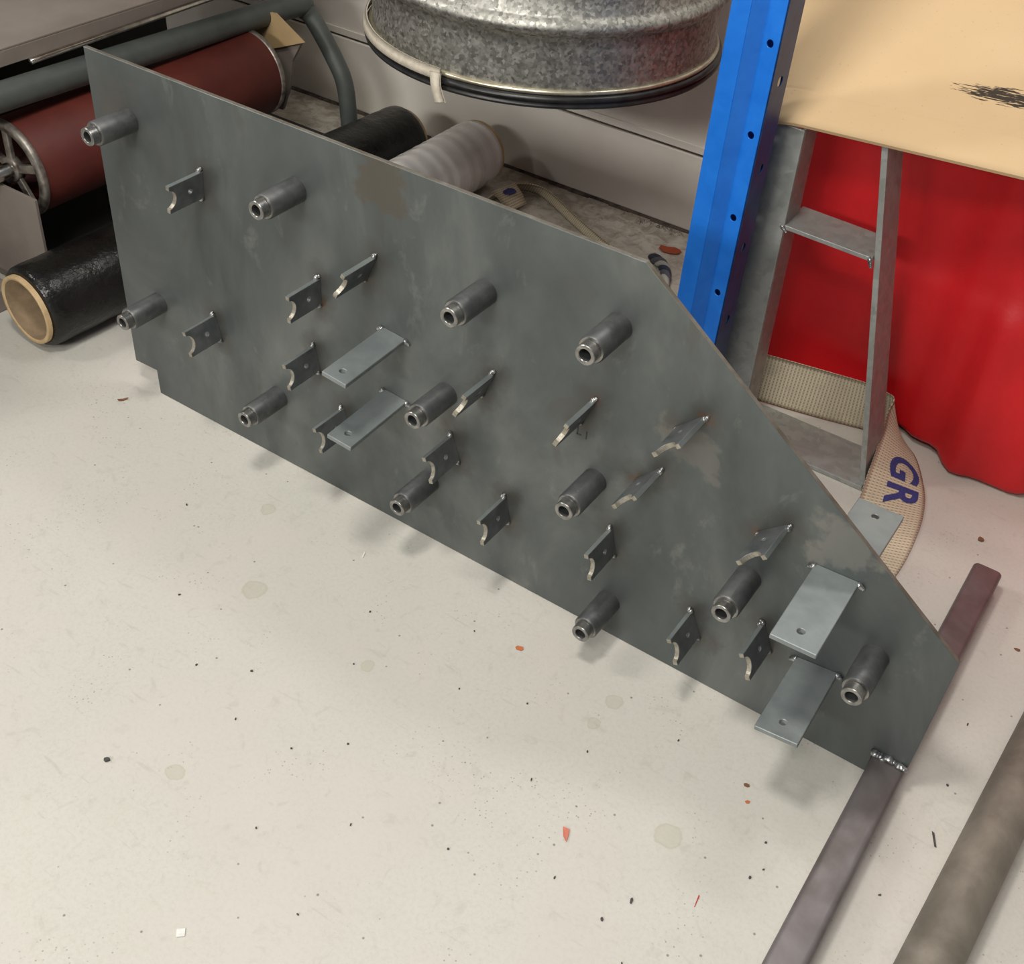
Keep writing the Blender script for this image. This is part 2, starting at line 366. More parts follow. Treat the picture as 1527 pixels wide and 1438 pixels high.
def sheet(name, outline, holes, thick, mats, place, bevel=0.0006, edge_slot=1):
    """a flat part cut to a 2D outline with round holes; place(u, v, w) puts it in the world"""
    cu = bpy.data.curves.new(name, 'CURVE'); cu.dimensions = '2D'; cu.fill_mode = 'BOTH'
    def spl(pts):
        s = cu.splines.new('POLY'); s.points.add(len(pts) - 1)
        for i, p in enumerate(pts): s.points[i].co = (p[0], p[1], 0, 1)
        s.use_cyclic_u = True
    spl(outline)
    for (hx, hy, hr) in holes:
        spl([(hx + hr * math.cos(a * math.pi / 10), hy + hr * math.sin(a * math.pi / 10)) for a in range(20)])
    cu.extrude = thick / 2 - bevel; cu.bevel_depth = bevel; cu.bevel_resolution = 0; cu.offset = -bevel
    tmp = bpy.data.objects.new('tmp', cu); COL.objects.link(tmp)
    dg = bpy.context.evaluated_depsgraph_get(); dg.update()
    me = bpy.data.meshes.new_from_object(tmp.evaluated_get(dg)); bpy.data.objects.remove(tmp); bpy.data.curves.remove(cu)
    me.name = name; me.materials.clear()
    for mm in mats: me.materials.append(mm)
    for p in me.polygons:
        p.material_index = edge_slot if (abs(p.normal.z) < 0.5 and len(mats) > 1) else 0
        p.use_smooth = False
    for v in me.vertices: v.co = place(v.co.x, v.co.y, v.co.z)
    bm = bmesh.new(); bm.from_mesh(me); bmesh.ops.remove_doubles(bm, verts=bm.verts, dist=1e-6)
    bmesh.ops.recalc_face_normals(bm, faces=bm.faces); bm.to_mesh(me); bm.free()
    o = bpy.data.objects.new(name, me); COL.objects.link(o); return o

def blob(bm, c, r, sq=(1, 1, 1)):
    res = bmesh.ops.create_icosphere(bm, subdivisions=2, radius=r)
    for v in res['verts']:
        k = 1 + 0.18 * math.sin(v.co.x * 900 + c[0] * 77) * math.cos(v.co.z * 800)
        v.co = Vector((v.co.x * sq[0] * k, v.co.y * sq[1] * k, v.co.z * sq[2] * k)) + Vector(c)
    for f in bm.faces: f.smooth = True

# ------------------------------------------------------------------ setting
bm = bmesh.new(); box(bm, (-6, -4.5, -0.1), (4, 1.40, 0)); tag(mesh_obj('floor', bm, M['floor']), kind='structure', label='cream painted concrete floor with scuffs and grit')
bm = bmesh.new(); box(bm, (-6, 1.300, 0), (4, 1.42, 2.0)); tag(mesh_obj('wall_back', bm, M['wall']), kind='structure', label='off-white back wall')
bm = bmesh.new(); box(bm, (-6, 1.291, 0.006), (4, 1.2995, 0.202)); tag(mesh_obj('baseboard_back', bm, M['wall'], bevel=0.002), kind='structure', label='tall off-white skirting board')
bm = bmesh.new(); box(bm, (-6, 1.295, 0.208), (4, 1.2997, 0.226)); tag(mesh_obj('trim_1', bm, M['wall'], bevel=0.001), kind='structure', label='narrow ledge strip above the skirting')
bm = bmesh.new(); box(bm, (-6, 1.2985, 0.202), (4, 1.2998, 0.208)); tag(mesh_obj('trim_2', bm, M['gap']), kind='structure', label='dirty dark joint above the skirting')
bm = bmesh.new()
ps = [(-6, 1.2905)]; random.seed(3)
for i in range(160):
    x = -6 + i * 0.0625; d = random.uniform(0.004, 0.012)
    v = [bm.verts.new(p) for p in ((x, 1.2905, 0.0), (x + .0625, 1.2905, 0.0), (x + .0625, 1.2905, 0.007), (x, 1.2905, 0.007), (x, 1.2905 - d, 0.0003), (x + .0625, 1.2905 - d * .8, 0.0003))]
    bm.faces.new((v[4], v[5], v[2], v[3])); bm.faces.new((v[0], v[4], v[3])); bm.faces.new((v[1], v[2], v[5]))
tag(mesh_obj('trim_3', bm, M['gap']), kind='structure', label='line of brown dirt where floor meets skirting')

# ------------------------------------------------------------------ welded jig
jig = empty('welding_jig', (-0.79, 0.004, 0), 'dark steel plate on edge, studded with pins, brackets and tabs, welded to a foot tube', 'jig')
outline = [(-1.576, .676), (-.532, .676), (.001, .281), (.001, .050), (-.050, .050), (-.050, 0.0005), (-1.531, 0.0005), (-1.531, .055), (-1.590, .053)]
pl = sheet('back_plate', outline, [], 0.008, [M['plate'], M['plate_edge']], lambda u, v, w_: (u, 0.004 - w_, v), 0.0005)
P(pl, jig)
# foot tube
bm = bmesh.new()
sec = round_poly([(-.0495, .0003), (-.0003, .0003), (-.0003, .0497), (-.0495, .0497)], .009, 5)
def tube_run(y0, y1):
    rings = []
    for y, k in ((y0, 0.93), (y0 + .004, 1), (y1 - .004, 1), (y1, 0.93)):
        rings.append([bm.verts.new((-.0249 + (p[0] + .0249) * k, y, .025 + (p[1] - .025) * k)) for p in sec])
    for A, B in zip(rings, rings[1:]):
        for i in range(len(sec)): bm.faces.new((A[i], A[(i + 1) % len(sec)], B[(i + 1) % len(sec)], B[i]))
    bm.faces.new(rings[0]); bm.faces.new(rings[-1])
tube_run(-.56, .494)
for f in bm.faces: f.smooth = len(f.verts) == 4
ft = mesh_obj('foot_tube', bm, M['tube']); P(ft, jig); ft['label'] = 'purplish grey square tube lying on the floor as the foot'
bm = bmesh.new(); random.seed(11)
for i in range(12):
    blob(bm, (-.047 + i * .0041, -.004 - random.uniform(0, .003), .0515 + random.uniform(-.001, .003)), random.uniform(.0042, .0066), (1.15, 1.1, .75))
wb = mesh_obj('weld_bead', bm, M['weld']); P(wb, jig)

# pins
PINS = [(-1.473, .587), (-1.113, .585), (-1.473, .240), (-1.188, .162), (-.763, .547), (-.824, .340), (-.854, .145), (-.552, .310), (-.550, .580), (-.497, .086), (-.294, .268), (-.098, .239)]
# recompute from the 0.1 measuring depth to the real 0.088 length: shift toward camera ray
CAMP = Vector((0, -1.1662, 1.4))
fixed = []
for x, z in PINS:
    p = Vector((x, -.1, z)); d = p - CAMP; q = CAMP + d * ((-.088 + 1.1662) / d.y); fixed.append((q.x, q.z))
Rm = Matrix.Rotation(math.radians(90), 4, 'X')      # local +Z -> world -Y
prof = [(.0088, .060), (.0088, .0872), (.0096, .088), (.0142, .088), (.0150, .087), (.0150, .0735), (.0142, .0725), (.0185, .0725), (.0202, .070), (.0202, .001), (.0200, 0), (.0001, 0), (.0001, .060)]
bm = bmesh.new(); lathe(bm, prof[:11] + [(.0088, 0)], Rm, 36, False)
bmesh.ops.remove_doubles(bm, verts=bm.verts, dist=1e-6)
nose = [f for f in bm.faces if all(v.co.y < -.0720 for v in f.verts)]
for f in bm.faces: f.material_index = 1 if f in nose else 0
pin0 = mesh_obj('locating_pin', bm, [M['steel_pin'], M['bracket'], M['chrome']], smooth=False)
for p_ in pin0.data.polygons: p_.use_smooth = True
try: pin0.data.set_sharp_from_angle(angle=math.radians(35))
except Exception: pass
M['steel_nose'] = mottled('bright_turned_nose', (0.2, 0.2, 0.195), (0.36, 0.35, 0.33), 80, 0.3, 0.85, 0.05, 300)
pin0.data.materials[1] = M['steel_nose']
bmh = bmesh.new()
vv = [bmh.verts.new(Rm @ Vector((.0095 * math.cos(a * math.pi / 12), .0095 * math.sin(a * math.pi / 12), .045))) for a in range(24)]
bmh.faces.new(vv)
bore0 = mesh_obj('bore_end', bmh, M['black'])
for i, (x, z) in enumerate(fixed):
    if i == 0: o, b0 = pin0, bore0
    else:
        o = pin0.copy(); b0 = bore0.copy(); COL.objects.link(o); COL.objects.link(b0)
    o.parent = jig; o.location = (x + 0.79, -.004, z); b0.parent = o
    o.rotation_euler = (0, random.uniform(0, 6), 0)

# cradle brackets
CL, CW, CT = 0.073, 0.048, 0.008
def cradle_outline():
    pts = [(0, -CW / 2), (CL, -CW / 2)]
    r = 0.0172; c = CL + 0.003
    a0 = math.asin(min(1, 0.003 / r))
    for k in range(13):
        a = -math.pi / 2 - a0 - (math.pi - 2 * a0) * k / 12
        pts.append((c + r * math.cos(a), r * math.sin(a)))
    pts += [(CL, CW / 2), (0, CW / 2)]
    return pts
co = cradle_outline()
for i, (k, (a, b_)) in enumerate(BR.items()):
    a = Vector((a[0], 0, a[1])); b_ = Vector((b_[0], 0, b_[1])); mid = (a + b_) / 2; up = (a - b_).normalized()
    nrm = up.cross(Vector((0, -1, 0))).normalized()      # thickness direction
    if nrm.x > 0: nrm = -nrm
    sh = 0.5 if k in ('b10', 'b11', 'b12', 'b14') else 1.0
    org = mid + nrm * CT * (sh - 0.0) * (0.5 if sh == 1.0 else 0.0)
    o = sheet('cradle_bracket', co, [(CL * .40, 0, .0045)], CT, [M['bracket'], M['cut_edge'] if False else M['bracket']],
              lambda u, v, w_: org + Vector((0, -1, 0)) * u + up * v + nrm * w_, 0.0006)
    # bright ground surface in the cradle
    me = o.data; me.materials[1] = M['cut_edge']; me.materials.append(M['steel'])
    for p in me.polygons:
        cc = sum((me.vertices[v].co for v in p.vertices), Vector()) / len(p.vertices) - org
        u = -cc.y; v = cc.dot(up)
        if p.material_index == 1 and not (u > CL - 0.017 and abs(v) < CW / 2 - .001): p.material_index = 2
    P(o, jig)
    random.seed(i)
    for s in (1, -1):
        bm = bmesh.new()
        for j in range(3):
            blob(bm, org + up * (s * (CW / 2 + .001 + .0018 * j)) + nrm * random.uniform(-.002, .002) + Vector((0, -.0045 + .0014 * j, 0)), .0042 - .0006 * j, (1, 1, 1.1))
        wbo = mesh_obj('weld_bead', bm, M['weld']); wbo.parent = o

# flat tabs
def tab(x0, x1, z0, z1, y0, y1, xs, hole, label):
    wd = math.hypot(x1 - x0, z1 - z0); ux = Vector((x1 - x0, 0, z1 - z0)).normalized(); uy = Vector((0, 1 if y1 > y0 else -1, 0))
    nz = Vector((-ux.z, 0, ux.x)); L = abs(y1 - y0)
    ol = round_poly([(0, 0), (wd, 0), (wd + xs, L), (xs, L)], .0015, 2)
    o = sheet('flat_tab', ol, [(xs * .8 + wd / 2, L - hole, .0052)], 0.008, [M['steel_tab'], M['steel_tab']],
              lambda u, v, w_: Vector((x0, y0, z0)) + ux * u + uy * v + nz * (w_ - .004), 0.0008)
    o['label'] = label; P(o, jig)
    for px in (0.0, wd):
        bm = bmesh.new()
        for j in range(4):
            blob(bm, Vector((x0, y0, z0)) + ux * (px + (-1 if px == 0 else 1) * (.001 + .002 * j)) + uy * .003 + nz * (-.003 - .001 * j), .0048 - .0006 * j)
        wbo = mesh_obj('weld_bead', bm, M['weld']); wbo.parent = o
    return o
tab(-.960, -.914, .399, .395, 0, -.149, .005, .022, 'upper narrow pale tab with a hole')
tab(-.958, -.911, .279, .276, 0, -.147, .005, .023, 'lower narrow tab with a dark smear')
tab(-.215, -.152, .335, .338, 0, -.155, .003, .027, 'upper wide pale tab with a hole')
tab(-.198, -.136, .155, .163, 0, -.151, .003, .026, 'lower wide tab with a hole')
tab(-.217, -.149, .335, .336, .008, .168, .000, .026, 'wide tab on the far side of the plate')

# hand-marked strokes on the plate
bm = bmesh.new()
for (x, z, dx, dz) in ((-.5985, .366, .002, .017), (-.5985, .366, .008, .002), (-.583, .364, .002, .014)):
    box(bm, (x, -.0004, z), (x + dx, .0002, z + dz))
mk = mesh_obj('pen_mark', bm, M['mark']); P(mk, jig)

# ------------------------------------------------------------------ blue racking upright
post = empty('racking_upright', (-.645, .55, 0), 'bright blue perforated steel racking upright between the hanging drum and the cardboard', 'rack post')
ZP = 1.75
def strip(name, a, b_, holes, r, mat):
    """vertical strip from plan point a to plan point b_ with a column of round holes at height list"""
    a = Vector((a[0], a[1], 0)); b_ = Vector((b_[0], b_[1], 0)); d = (b_ - a); wd = d.length; d.normalize(); n = Vector((-d.y, d.x, 0))
    o = sheet(name, [(0, .001), (wd, .001), (wd, ZP), (0, ZP)], [(wd * .5, h, r) for h in holes], .002, [mat, mat], lambda u, v, w_: a + d * u + n * w_ + Vector((0, 0, v)), 0.0003)
    P(o, post); return o
HZ = [.06 + .0665 * 0 + .1475 * k for k in range(0, 12)]
Hf = [.065 + .1455 * k for k in range(0, 12)]
strip('front_flange', (-.688, .500), (-.655, .496), [], 0, M['blue'])
strip('groove_face', (-.655, .496), (-.634, .512), [], 0, M['blue'])
strip('front_flange', (-.634, .512), (-.603, .506), Hf, .0062, M['blue'])
M['navy'] = mottled('shaded_post_blue', (0.003, 0.026, 0.10), (0.006, 0.045, 0.16), 20, 0.4, 0.0, 0.05, 300)  # darker copy of the post blue, shade on this side painted in
strip('side_web', (-.602, .5075), (-.598, .560), [h + .085 for h in Hf], .0082, M['navy'])['label'] = 'side face with its shade painted in dark navy'
strip('side_web', (-.688, .500), (-.690, .590), [], 0, M['blue'])
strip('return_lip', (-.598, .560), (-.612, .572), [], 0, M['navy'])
strip('rear_flange', (-.690, .590), (-.632, .592), [], 0, M['blue'])
bm = bmesh.new(); box(bm, (-.71, .47, 0.0), (-.585, .60, .004)); bp_ = mesh_obj('base_plate', bm, M['blue']); P(bp_, post)

# ------------------------------------------------------------------ galvanised trestle
tr = empty('galvanised_trestle', (-.45, .65, 0), 'grey galvanised trestle with a cross rung, standing beside the blue upright', 'trestle')
bm = bmesh.new(); box(bm, (-.640, .622, .010), (-.570, .628, .632))
for v in bm.verts:
    if v.co.z < .1 and v.co.x > -.6: v.co.x += .016
P(mesh_obj('wide_leg', bm, M['galv'], bevel=.002), tr)
bm = bmesh.new(); box(bm, (-.576, .628, .010), (-.570, .690, .632))
for v in bm.verts:
    if v.co.z < .1: v.co.x += .016
P(mesh_obj('wide_leg_side', bm, M['galv'], bevel=.0015), tr)
bm = bmesh.new()
prism8(bm, [(-.301, .622, .010), (-.290, .622, .010), (-.290, .716, .010), (-.301, .716, .010)], [(-.446, .640, .641), (-.435, .640, .641), (-.435, .720, .641), (-.446, .720, .641)])
P(mesh_obj('slanted_leg', bm, M['galv'], bevel=.001), tr)
bm = bmesh.new()
prism8(bm, [(-.570, .626, .450), (-.402, .626, .446), (-.402, .716, .446), (-.570, .716, .450)], [(-.570, .626, .458), (-.404, .626, .454), (-.404, .716, .454), (-.570, .716, .458)])
P(mesh_obj('rung', bm, M['galv'], bevel=.001), tr)
bm = bmesh.new()
prism8(bm, [(-.64, .606, .0005), (-.288, .606, .0005), (-.288, .728, .0005), (-.64, .728, .0005)], [(-.64, .606, .010), (-.290, .606, .010), (-.290, .728, .010), (-.64, .728, .010)])
P(mesh_obj('base_bar', bm, M['galv'], bevel=.0015), tr)
bm = bmesh.new()
for j in range(5):
    blob(bm, (-.569 + j * .002, .624, .455 - j * .002), .0045 - j * .0005)
P(mesh_obj('weld_bead', bm, M['weld']), tr)
bm = bmesh.new()
for j in range(5):
    blob(bm, (-.405 + j * .001, .623, .451 - j * .003), .0048 - j * .0004)
P(mesh_obj('weld_bead', bm, M['weld']), tr)

# ------------------------------------------------------------------ red bin
bin_ = empty('red_plastic_bin', (-.1, 1.02, 0), 'large red moulded plastic bin with a rounded foot behind the trestle', 'bin')
def smooth01(t): t = max(0, min(1, t)); return t * t * (3 - 2 * t)
bm = bmesh.new()
NX, NZ = 70, 44; x0, x1, HB = -.70, .62, .66
def foot(x):
    return smooth01((x + .222) / .06) * (1 - smooth01((x + .055) / .065)) + smooth01((x - .36) / .06)
def fy(x, z):
    f = foot(x)
    y = .826 - z * .012
    y -= .032 * f * (1 - smooth01((z - .02) / .42))                    # foot pillar swells forward
    y -= .014 * (smooth01((x + .22) / .03) * (1 - smooth01((x + .17) / .05))) * (1 - smooth01((z - .3) / .15))
    y -= .024 * smooth01((x + .305) / .05)
    y += .006 * smooth01((z - .33) / .05) * (1 - smooth01((z - .5) / .2))
    return y
grid = []
for i in range(NX + 1):
    x = x0 + (x1 - x0) * i / NX; f = foot(x); zb = .013 * (1 - f) + .001
    col = []
    prof2 = []
    rb = .020
    prof2.append((1.20, zb))
    prof2.append((fy(x, zb + rb) + .09, zb))
    for k in range(9):
        a = math.pi / 2 * k / 8
        prof2.append((fy(x, zb + rb) + rb * (1 - math.sin(a)), zb + rb * (1 - math.cos(a))))
    for k in range(1, NZ + 1):
        z = zb + rb + (HB - zb - rb) * k / NZ
        prof2.append((fy(x, z), z))
    prof2.append((fy(x, HB) + .02, HB + .004)); prof2.append((1.20, HB + .004))
    grid.append([bm.verts.new((x, y, z)) for y, z in prof2])
for A, B in zip(grid, grid[1:]):
    for j in range(len(A)):
        bm.faces.new((A[j], A[(j + 1) % len(A)], B[(j + 1) % len(A)], B[j]))
bm.faces.new(grid[0]); bm.faces.new(grid[-1][::-1])
ro = mesh_obj('tub_body', bm, M['red'], smooth=True); P(ro, bin_)

# ------------------------------------------------------------------ cardboard sheet
ang = math.atan2(.066, .39)
cb = bmesh.new()
LX, LY, TH = .52, .62, .006
VV = sorted(set([round(.62 * j / 30, 4) for j in range(31)] + [round(.052 + .002 * j, 4) for j in range(24)]))
nx, ny = 40, len(VV) - 1
def cz(u, v):
    z = 0.0
    z -= .0012 * math.exp(-((v - .076 - .01 * u) / .003) ** 2)         # pressed crease
    z -= .010 * max(0, (.06 - u) / .06) ** 2
    return z
rows = [[], []]
for s in (0, 1):
    for i in range(nx + 1):
        u = LX * i / nx
        rows[s].append([cb.verts.new((u - .11 * smooth01(v_ / .45) * (1 - u / LX), v_, cz(u, v_) - s * TH)) for v_ in VV])
for s in (0, 1):
    for i in range(nx):
        for j in range(ny):
            f = (rows[s][i][j], rows[s][i + 1][j], rows[s][i + 1][j + 1], rows[s][i][j + 1]); f_ = cb.faces.new(f if s == 0 else f[::-1]); f_.smooth = True
for i in range(nx):
    cb.faces.new((rows[0][i][0], rows[1][i][0], rows[1][i + 1][0], rows[0][i + 1][0])); cb.faces.new((rows[0][i][ny], rows[0][i + 1][ny], rows[1][i + 1][ny], rows[1][i][ny]))
for j in range(ny):
    cb.faces.new((rows[0][0][j], rows[0][0][j + 1], rows[1][0][j + 1], rows[1][0][j])); cb.faces.new((rows[0][nx][j], rows[1][nx][j], rows[1][nx][j + 1], rows[0][nx][j + 1]))
card = mesh_obj('cardboard_sheet', cb, M['card'])
tilt = math.atan(.46)
card.matrix_world = Matrix.Translation((-.632, .599, .645)) @ Matrix.Rotation(ang, 4, 'Z') @ Matrix.Rotation(tilt, 4, 'X')
tag(card, 'large plain cardboard sheet with a black scuff, leaning over the red bin', 'cardboard')

# ------------------------------------------------------------------ webbing strap by the trestle
def ribbon(name, Rp, Lp, sub, mat, th=.0028, nv=10):
    R_, L_ = catmull(Rp, sub), catmull(Lp, sub)
    bm = bmesh.new(); uvl = bm.loops.layers.uv.new('UVMap')
    s = [0.0]
    for i in range(1, len(R_)): s.append(s[-1] + (((R_[i] + L_[i]) - (R_[i - 1] + L_[i - 1])) / 2).length)
    wd = sum((a - b_).length for a, b_ in zip(R_, L_)) / len(R_)
    def pt(i, t): return R_[i].lerp(L_[i], t)
    def nr(i):
        a = (pt(min(i + 1, len(R_) - 1), .5) - pt(max(i - 1, 0), .5)); b_ = L_[i] - R_[i]
        return a.cross(b_).normalized()
    G = {}
    for side in (0, 1):
        for i in range(len(R_)):
            for j in range(nv + 1): G[side, i, j] = bm.verts.new(pt(i, j / nv) + nr(i) * (th * (side - .5)))
    def face(k, uvs):
        f = bm.faces.new([G[q] for q in k]); f.smooth = True
        for l, uv in zip(f.loops, uvs): l[uvl].uv = uv
    for i in range(len(R_) - 1):
        for j in range(nv):
            uv = [(s[i], j / nv * wd), (s[i + 1], j / nv * wd), (s[i + 1], (j + 1) / nv * wd), (s[i], (j + 1) / nv * wd)]
            face([(0, i, j), (0, i + 1, j), (0, i + 1, j + 1), (0, i, j + 1)], uv)
            face([(1, i, j), (1, i, j + 1), (1, i + 1, j + 1), (1, i + 1, j)], [uv[0], uv[3], uv[2], uv[1]])
        for j in (0, nv):
            face([(0, i, j), (1, i, j), (1, i + 1, j), (0, i + 1, j)], [(s[i], 0), (s[i], .002), (s[i + 1], .002), (s[i + 1], 0)])
    for i in (0, len(R_) - 1):
        for j in range(nv): face([(0, i, j), (1, i, j), (1, i, j + 1), (0, i, j + 1)], [(0, 0), (.002, 0), (.002, .01), (0, .01)])
    me = bpy.data.meshes.new(name); bm.to_mesh(me); bm.free(); me.materials.append(mat)
    o = bpy.data.objects.new(name, me); COL.objects.link(o)
    return o, R_, L_, s, nr

Rp = [(-.66, .722, .004), (-.562, .745, .004), (-.45, .768, .004), (-.362, .790, .004), (-.320, .799, .004), (-.292, .808, .004), (-.265, .795, .003), (-.235, .765, .003), (-.203, .708, .003), (-.179, .650, .003), (-.162, .570, .003), (-.154, .460, .003), (-.160, .36, .003)]
Lp = [(-.66, .730, .112), (-.562, .752, .112), (-.45, .774, .112), (-.372, .790, .110), (-.334, .789, .107), (-.318, .788, .100), (-.317, .768, .078), (-.306, .722, .064), (-.296, .660, .052), (-.285, .590, .036), (-.268, .50, .018), (-.245, .42, .010), (-.235, .34, .005)]
strap, SR, SL, Ss, Sn = ribbon('webbing_strap', Rp, Lp, 10, M['web'], nv=12)
tag(strap, 'cream woven webbing strap with blue lettering twisting round the trestle leg', 'strap')
def strap_text(txt, s_mid, size, t_mid):
    cu = bpy.data.curves.new('lettering', 'FONT'); cu.body = txt; cu.size = size; cu.align_x = 'CENTER'; cu.align_y = 'CENTER'; cu.offset = size * .03
    cu.space_character = 1.15
    tmp = bpy.data.objects.new('tmp', cu); COL.objects.link(tmp)
    dg = bpy.context.evaluated_depsgraph_get(); dg.update()
    me = bpy.data.meshes.new_from_object(tmp.evaluated_get(dg)); bpy.data.objects.remove(tmp)
    bm = bmesh.new(); bm.from_mesh(me)
    bmesh.ops.triangulate(bm, faces=bm.faces)
    for _ in range(2): bmesh.ops.subdivide_edges(bm, edges=[e for e in bm.edges if e.calc_length() > .006], cuts=1)
    for v in bm.verts:
        s = s_mid + v.co.x
        i = max(1, next((k for k in range(len(Ss)) if Ss[k] > s), len(Ss) - 1)); f = (s - Ss[i - 1]) / (Ss[i] - Ss[i - 1])
        wd = (SL[i] - SR[i]).length; t = t_mid + v.co.y / wd * -1
        p = SR[i - 1].lerp(SL[i - 1], t).lerp(SR[i].lerp(SL[i], t), f)
        n = Sn(i - 1).lerp(Sn(i), f).normalized()
        if n.dot(CAMP - p) < 0: n = -n
        v.co = p + n * .0021
    me2 = bpy.data.meshes.new('lettering'); bm.to_mesh(me2); bm.free(); me2.materials.append(M['ink'])
    o = bpy.data.objects.new('lettering', me2); COL.objects.link(o); o.parent = strap; o['label'] = 'dark blue woven letters'
sk = next(i for i in range(len(SR)) if i == 88)
strap_text('GR', Ss[85], .092, .42)

# second strap and rope by the wall
Rb = [(-1.49, .95, .002), (-1.495, 1.05, .002), (-1.495, 1.13, .002), (-1.475, 1.19, .002), (-1.42, 1.205, .002), (-1.35, 1.175, .002), (-1.26, 1.125, .002), (-1.16, 1.075, .002), (-1.06, 1.03, .002), (-.96, .97, .002)]
Lb = [(x + .02, y - .012, .034) for x, y, z in Rb]
s2, *_ = ribbon('folded_strap', Rb, Lb, 8, M['web'], nv=4)
tag(s2, 'dusty webbing strap looping over the floor behind the plate', 'strap')
ps_ = [(-1.25, .98, .004), (-1.31, 1.09, .006), (-1.385, 1.15, .010), (-1.45, 1.16, .012)]
s3, *_ = ribbon('strap_end', ps_, [(-1.30, .95, .005), (-1.37, 1.03, .012), (-1.44, 1.09, .022), (-1.50, 1.11, .03)], 6, M['web'], nv=4)
bpy.data.objects.remove(s3)
Ra = [(-1.470, 1.165, .034), (-1.44, 1.150, .026), (-1.41, 1.135, .008)]
s4, *_ = ribbon('strap_fold', Ra, [(-1.485, 1.08, .036), (-1.45, 1.07, .028), (-1.42, 1.06, .008)], 6, M['web'], nv=4)
s4.parent = s2; s4['label'] = 'folded strap end with a dark blue mark'
bm = bmesh.new()
vs = [bm.verts.new((-1.455 + .016 * math.cos(a) * (1 + .2 * math.sin(3 * a)), 1.117 + .020 * math.sin(a), .0345)) for a in [k * math.pi / 8 for k in range(16)]]
bm.faces.new(vs); im = mesh_obj('blue_mark', bm, M['ink']); im.parent = s2
# rope: three twisted strands
rope = empty('rope_offcut', (-.96, 1.04, 0), 'grey and dark blue striped rope lying at the foot of the blue upright', 'rope')
rp = catmull([(-1.02, 1.10, .014), (-.985, 1.085, .014), (-.955, 1.05, .014), (-.935, 1.0, .014), (-.92, .94, .014), (-.90, .88, .014)], 14)
for k in range(3):
    pts = []
    for i, p in enumerate(rp):
        t = (rp[min(i + 1, len(rp) - 1)] - rp[max(i - 1, 0)]).normalized(); sd = t.cross(Vector((0, 0, 1))); a = i * .33 + k * 2.094
        pts.append(p + sd * math.cos(a) * .0065 + Vector((0, 0, 1)) * math.sin(a) * .0065)
    bm = bmesh.new(); sweep(bm, pts, .0072, 8)
    mm = solid('rope_strand_colour', ((.035, .04, .07), (.42, .41, .38), (.10, .10, .12))[k], .8)
    P(mesh_obj('strand', bm, mm, smooth=True), rope)

# ------------------------------------------------------------------ galvanised drum on a wall bracket
DC = Vector((-1.237, .866, 0)); DR = .366
drum = empty('galvanised_drum', (DC.x, DC.y, .55), 'large round galvanised steel drum raised off the floor in front of the wall', 'drum')
T = Matrix.Translation((DC.x, DC.y, 0))
R_ = .350
def bead(z, n=8, h=.016, r=.015): return [(R_ + r * math.sin(math.pi * k / n), z - h + 2 * h * k / n) for k in range(n + 1)]
prof = [(R_, .578)] + [(R_, .62), (R_, .655)] + bead(.694, 10, .020, .017) + [(R_, .76), (R_, .85)] + bead(.905, 10, .02, .017) + [(R_, 1.0), (R_, 1.12), (R_ + .006, 1.125), (R_ + .006, 1.135), (R_ - .004, 1.14), (.01, 1.14)]
bm = bmesh.new(); lathe(bm, prof, T, 128, False)
b1 = mesh_obj('drum_shell', bm, M['drum'], smooth=True); P(b1, drum)
bm = bmesh.new(); lathe(bm, [(R_ - .002, .573), (R_ + .006, .574), (R_ + .009, .578), (R_ + .006, .582), (R_ - .002, .584)], T, 128, True)
M['lip'] = mottled('bright_rolled_lip', (0.5, 0.45, 0.33), (0.72, 0.67, 0.52), 30, 0.3, 0.8, 0.1, 90)
P(mesh_obj('rolled_lip', bm, M['lip'], smooth=True), drum)
bm = bmesh.new(); lathe(bm, [(.01, .550), (DR - .008, .550), (DR, .553), (DR + .001, .558), (DR - .006, .5605), (DR - .002, .563), (DR - .001, .569), (DR - .008, .5735), (.01, .5735)], T, 128, False)
P(mesh_obj('rim_gasket', bm, M['black'], smooth=True), drum)
# cream strip lying round the left part of the rim, loose end hanging
def rim(a, dr=0, z=.58): return (DC.x + (DR + dr) * math.cos(a), DC.y + (DR + dr) * math.sin(a), z)
angs = [math.radians(d) for d in range(175, 272, 6)]
Rr = [rim(a, .002, .570) for a in angs]; Lr = [rim(a, -.004, .590) for a in angs]
fs, *_ = ribbon('foam_strip', Rr, Lr, 4, M['cream'], th=.004, nv=2)
tag(fs, 'cream foam strip peeling off the rim of the galvanised drum', 'strip')
e = Vector(rim(math.radians(270), .004, .579))
tl, *_ = ribbon('loose_end', [e + Vector((-.012, 0, .004)), e + Vector((.002, -.013, -.020)), e + Vector((.016, -.018, -.044))],
                [e + Vector((.012, 0, .006)), e + Vector((.022, -.013, -.013)), e + Vector((.037, -.018, -.037))], 6, M['cream'], th=.004, nv=2)
tl.parent = fs
bk = empty('wall_bracket', (-1.237, 1.29, .5), 'steel wall bracket carrying the galvanised drum from below', 'bracket')
bm = bmesh.new(); box(bm, (-1.36, .80, .542), (-1.11, 1.299, .5495)); P(mesh_obj('shelf_plate', bm, M['frame']), bk)
for sx in (-1.33, -1.15):
    bm = bmesh.new(); box(bm, (sx, 0.90, .525), (sx + .02, 1.299, .542)); P(mesh_obj('support_arm', bm, M['frame']), bk)

